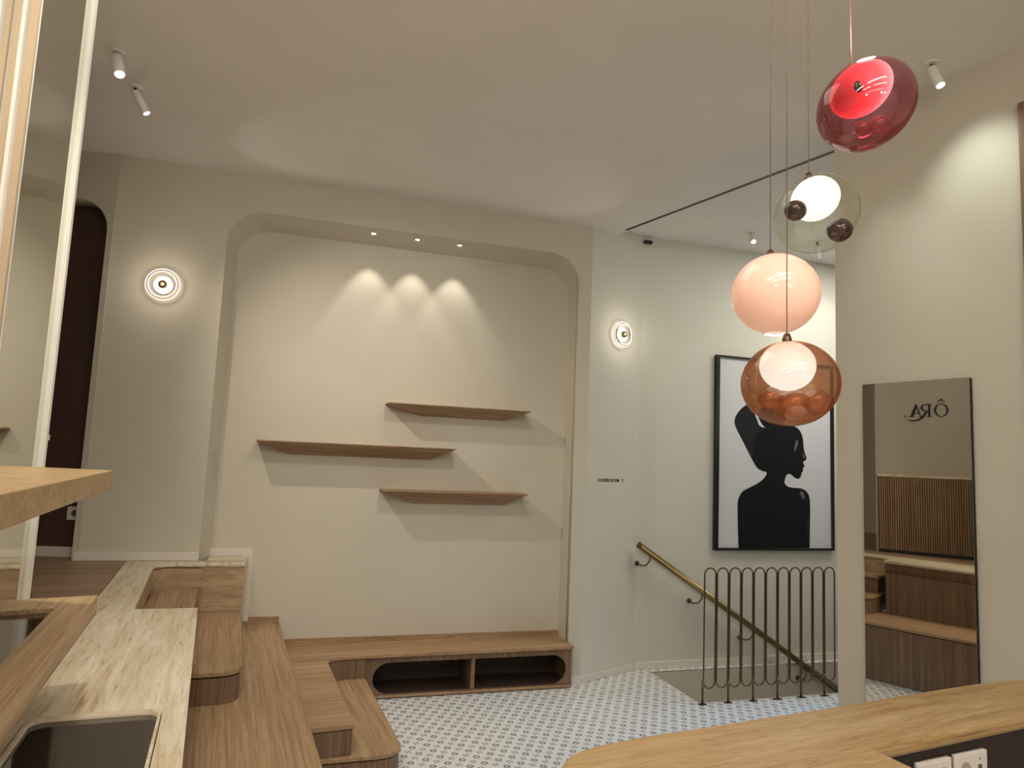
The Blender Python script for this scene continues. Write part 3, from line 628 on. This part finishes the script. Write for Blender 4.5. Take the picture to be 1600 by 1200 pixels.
# ------------------------------------------------------------------ stair railing of looped bars
t = thing('stair_railing', 'low bronze railing of rounded loops on the edge of the stair opening', 'railing', (3.2, 4.17, 0))
P0 = Vector((2.722, 4.172, 0)); step = .0983; br = .0065; zt, zb = .889, .095
for i in range(11):
    x0 = P0.x + i * step; x1 = x0 + step; cx = (x0 + x1) / 2; hw = step / 2 - br * .9
    pts = [(cx - hw * math.cos(math.pi * k / 12), P0.y, zt - hw - br + hw * math.sin(math.pi * k / 12)) for k in range(13)]
    pts += [(cx + hw * math.cos(math.pi * k / 12), P0.y, zb + hw + br - hw * math.sin(math.pi * k / 12)) for k in range(13)]
    bm = bmesh.new(); tube(bm, pts, .0052, 8, True); bm_obj('loop_bar', bm, 'bronze', t, True)
for i in range(0, 12, 2):
    x = P0.x + i * step + (br * .1 if i else -.0)
    bm = bmesh.new(); tube(bm, [(x, P0.y, .004), (x, P0.y, zb + .06)], .0070, 10); lg = bm_obj('leg', bm, 'bronze', t, True)
    box('foot_plate', (x - .026, P0.y - .014, .0), (x + .026, P0.y + .014, .006), 'bronze', lg)
# handrail
t = thing('handrail', 'round brass handrail sloping down the stair wall', 'handrail', (2.62, 4.9, .9))
h0, h1_ = Vector((2.612, 4.885, .942)), Vector((5.2, 4.885, -.68)); hd = (h1_ - h0).normalized()
bm = bmesh.new(); tube(bm, [h0, h1_], .024, 20); bm_obj('rail', bm, 'brass', t, True)
bm = bmesh.new(); tube(bm, [h0 - hd * .006, h0 + hd * .004], .0255, 20); bm_obj('end_cap', bm, 'bronze', t)
for x in (2.665, 3.13, 3.60, 4.10):
    zr = h0.z + (x + .045 - h0.x) * hd.z / hd.x
    zb_ = zr - .085
    bm = bmesh.new(); yw = 4.9645 if zb_ > .0 else 4.884
    if zb_ > 0:
        pts = [(x - .03, yw - .012, zb_), (x - .01, yw - .04, zb_ - .012), (x + .02, yw - .065, zb_ - .006), (x + .04, 4.885, zb_ + .03), (x + .045, 4.885, zr - .018)]
    else:
        pts = [(x - .03, yw - .005, zb_), (x - .01, yw - .02, zb_ - .012), (x + .02, yw - .03, zb_ - .006), (x + .04, yw - .02, zb_ + .03), (x + .045, 4.883, zr - .018)]
    tube(bm, pts, .006, 8); b = bm_obj('bracket', bm, 'bronze', t, True)
    bm = bmesh.new(); ellipsoid(bm, Vector((x - .032, yw - .008, zb_)), (.020, .009, .020), nu=20, nv=10); bm_obj('rosette', bm, 'bronze', b, True)

# ------------------------------------------------------------------ front counter (bottom right)
t = thing('front_counter', 'curved travertine-topped counter with dark inner panel in the right foreground', 'counter', (1.2, 1.0, 0))
H0 = 1.05
oe = [(.430, 1.02), (.438, 1.07), (.455, 1.112), (.479, 1.144), (.497, 1.164), (.525, 1.182), (.562, 1.197), (.663, 1.219), (.812, 1.238), (.979, 1.261), (1.162, 1.285), (1.373, 1.318), (1.607, 1.351), (1.684, 1.361), (1.753, 1.367), (1.83, 1.358), (1.90, 1.32), (1.95, 1.25), (1.96, 1.17)]
ie = [(1.95, 1.145), (1.86, 1.188), (1.538, 1.145), (1.071, 1.078), (1.081, .90), (1.12, .2), (.50, .2)]
prism('counter_top', oe + ie, H0 - .026, H0, 'trav_desk', t, .008)
# front body follows the outer curve under the slab
prism('front_body', inset(oe + [(1.95, 1.155), (1.538, 1.175), (1.05, 1.11), (1.07, .2), (.50, .2)], .02), 0, H0 - .0262, 'oak_v', t)
a = Vector((1.062, 1.096, 0)); b = Vector((1.93, 1.215, 0)); ud = (b - a).normalized(); nn = Vector((ud.y, -ud.x, 0))
VI = frame_mtx(tuple(a), ud, (0, 0, 1))
sheet('inner_panel', [[(0, .3), (.86, .3), (.86, H0 - .027), (0, H0 - .027)]], .012, VI @ Matrix.Translation((0, 0, .0)), 'counter_inner', t)
VI2 = frame_mtx((1.060, 1.10, 0), (-.02, -1, 0), (0, 0, 1))
# twin socket plates
for k, (x0, lab) in enumerate(((.140, 'left white double socket plate under the front counter edge'), (.255, 'right white double socket plate under the front counter edge'))):
    s = thing('socket_plate', lab, 'socket', tuple(a + ud * (x0 + .05) + Vector((0, 0, .9))), 'socket plates inside the counter')
    ms = VI
    sheet('plate', [rrect(x0, x0 + .1, .908 + .004 * k, 1.000, .003, 3)], .010, ms @ Matrix.Translation((0, 0, .0105)), 'plastic', s)
    for j in range(2):
        sheet('insert', [rrect(x0 + .004 + j * .047, x0 + .049 + j * .047, .912 + .004 * k, .996, .002, 3)], .002, ms @ Matrix.Translation((0, 0, .0122)), 'plastic', s)
        cx = x0 + .0265 + j * .047; cz = .969
        if k == 1 and j == 1:
            w_ = sheet('switch_key', [rrect(cx - .006, cx + .006, cz - .014, cz + .006, .002, 3)], .001, ms @ Matrix.Translation((0, 0, .0131)), 'ink3', s)
            sheet('pilot_dot', [ell(cx, cz + .017, .0015, .0015, 10)], .001, ms @ Matrix.Translation((0, 0, .0131)), 'ink', s)
        else:
            w_ = sheet('socket_well', [ell(cx, cz, .0165, .0165, 28)], .001, ms @ Matrix.Translation((0, 0, .0131)), 'socket_grey' if 'socket_grey' in M else 'base', s)
            for q in (-.007, .007): sheet('pin_hole', [ell(cx + q, cz, .0022, .0022, 10)], .001, ms @ Matrix.Translation((0, 0, .0138)), 'ink', w_)

# ------------------------------------------------------------------ pendants
def viewrot(ax_deg, tilt_deg):
    """flatten axis leaning: rotate about the camera's line of sight"""
    return Matrix.Rotation(math.radians(tilt_deg), 3, Vector((-.298, -.948, 0))) @ Matrix.Rotation(math.radians(ax_deg), 3, Vector((1, 0, 0)))
MPX = lambda d: d / 1090
def S(base, d, dx, dy, dz=0):
    """offset in the globe: dx right, dy up, dz towards the camera (metres of globe size)"""
    return Vector(base) + Vector((.952, -.304, 0)) * dx + Vector((0, 0, 1)) * dy - Vector((.298, .948, 0)) * dz
def pendant(label, c, d, outer, rot, gm, cx):
    t = thing('glass_pendant', label, 'pendant lamp', c, 'hand-blown glass pendants over the counter')
    k = MPX(d)
    if outer:
        bm = bmesh.new(); ellipsoid(bm, Vector(c), outer, rot, 56, 36); bm_obj('glass_globe', bm, gm, t, True)
    x, y, zt_ = cx
    bm = bmesh.new(); pts = [(x, y, zt_ - .004), (x, y, CE)]
    tube(bm, pts, .0009, 8); bm_obj('cable', bm, 'cable', t, True)
    bm = bmesh.new(); lathe(bm, [(0, zt_ + .014), (.005, zt_ + .014), (.008, zt_ + .004), (.008, zt_ - .006), (0, zt_ - .006)], Matrix.Translation((x, y, 0)), 16); bm_obj('cable_cap', bm, 'bronze', t, True)
    bm = bmesh.new(); lathe(bm, [(0, CE), (.03, CE), (.03, CE - .012), (0, CE - .012)], Matrix.Translation((x, y, 0)), 24); bm_obj('ceiling_rose', bm, 'white', t)
    return t
# ruby
c, d = (.904, .912, 2.183), 1.203; k = MPX(d)
t = pendant('ruby red glass pendant, highest of the four globes', c, d, (.0845, .080, .0735), viewrot(0, 42), 'g_red', (c[0] - .012, c[1] + .02, c[2] + .068))
cc = S(c, d, -.010, .027, .004)
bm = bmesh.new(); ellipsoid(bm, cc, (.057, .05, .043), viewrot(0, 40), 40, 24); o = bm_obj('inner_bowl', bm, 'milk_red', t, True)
bm = bmesh.new(); p = S(c, d, -.044, -.002, .062); ellipsoid(bm, p, (.008, .004, .010), viewrot(0, 0), 20, 12); bm_obj('socket_hole', bm, 'black', t, True)
bm = bmesh.new(); ellipsoid(bm, S(c, d, -.0435, -.002, .067), (.0032, .003, .0035), Matrix(), 16, 10) if False else ellipsoid(bm, S(c, d, -.0435, -.002, .067), (.0032, .003, .0035), nu=16, nv=10); bm_obj('lamp_tip', bm, 'brass', t, True)
for dx, dy, dz, r in ((.008, -.050, .030, .018), (-.018, -.054, .024, .013)):
    bm = bmesh.new(); ellipsoid(bm, S(c, d, dx, dy, dz), (r, r * .9, r * .85), nu=28, nv=18); bm_obj('glass_bubble', bm, 'g_bub_red', t, True)
point('pendant_light', S(c, d, .0, .115, 0), 1.0, (1, .5, .45), .02)
# clear
c, d = (.947, 1.081, 2.052), 1.3625; k = MPX(d)
t = pendant('clear glass pendant with two dark garnet balls, between the red and pink globes', c, d, (.085, .080, .0755), viewrot(0, 34), 'g_clear', (c[0] - .005, c[1] + .015, c[2] + .074))
bm = bmesh.new(); ellipsoid(bm, S(c, d, -.002, .031, 0), (.048, .045, .042), viewrot(0, 36), 40, 24); bm_obj('inner_bowl', bm, 'milk_white', t, True)
for dx, dy, dz, r in ((-.053, -.006, .03, .0205), (.031, -.041, .03, .0235)):
    bm = bmesh.new(); ellipsoid(bm, S(c, d, dx, dy, dz), (r, r, r * .95), nu=28, nv=18); bm_obj('garnet_ball', bm, 'garnet', t, True)
bm = bmesh.new(); rc = S(c, d, -.026, -.040, .055); tube(bm, [rc + Vector((.952, -.304, 0)) * .009 * math.cos(a_) + Vector((0, 0, 1)) * .008 * math.sin(a_) for a_ in [2 * math.pi * i / 24 for i in range(24)]], .0011, 6, True); bm_obj('pontil_ring', bm, 'g_clear', t, True)
# pink opal
c, d = (.856, 1.086, 1.883), 1.321
t = pendant('opaque pink milk-glass pendant globe', c, d, None, None, None, (c[0] - .004, c[1] + .01, c[2] + .074))
bm = bmesh.new(); mt = Matrix.Translation(c)
lathe(bm, [(.0, .0765)] + [(.080 * math.sin(a_), .0765 * math.cos(a_)) for a_ in [math.pi * i / 40 for i in range(1, 37)]] + [(.020, -.0765), (.016, -.073), (0, -.070)], mt, 56); bm_obj('glass_globe', bm, 'milk_pink', t, True)
bm = bmesh.new(); tube(bm, [Vector(c) + Vector((.0185 * math.cos(a_), .0185 * math.sin(a_), -.0752)) for a_ in [2 * math.pi * i / 28 for i in range(28)]], .0022, 6, True); bm_obj('bottom_rim', bm, 'milk_white', t, True)
# copper
c, d = (.803, .981, 1.699), 1.186
t = pendant('copper-brown glass pendant with clear bubbles, lowest of the four globes', c, d, (.080, .080, .0725), viewrot(0, 6), 'g_amber', (c[0] - .002, c[1] + .005, c[2] + .0725))
bm = bmesh.new(); ellipsoid(bm, S(c, d, -.004, .030, .0), (.0455, .0455, .0425), nu=40, nv=24); bm_obj('inner_bowl', bm, 'milk_amber', t, True)
for dx, dy, dz, r in ((-.008, -.040, .038, .0265), (.036, -.032, .022, .0235), (-.028, -.026, -.01, .022)):
    bm = bmesh.new(); ellipsoid(bm, S(c, d, dx, dy, dz), (r, r, r * .92), nu=28, nv=18); bm_obj('glass_bubble', bm, 'g_bub_amber', t, True)
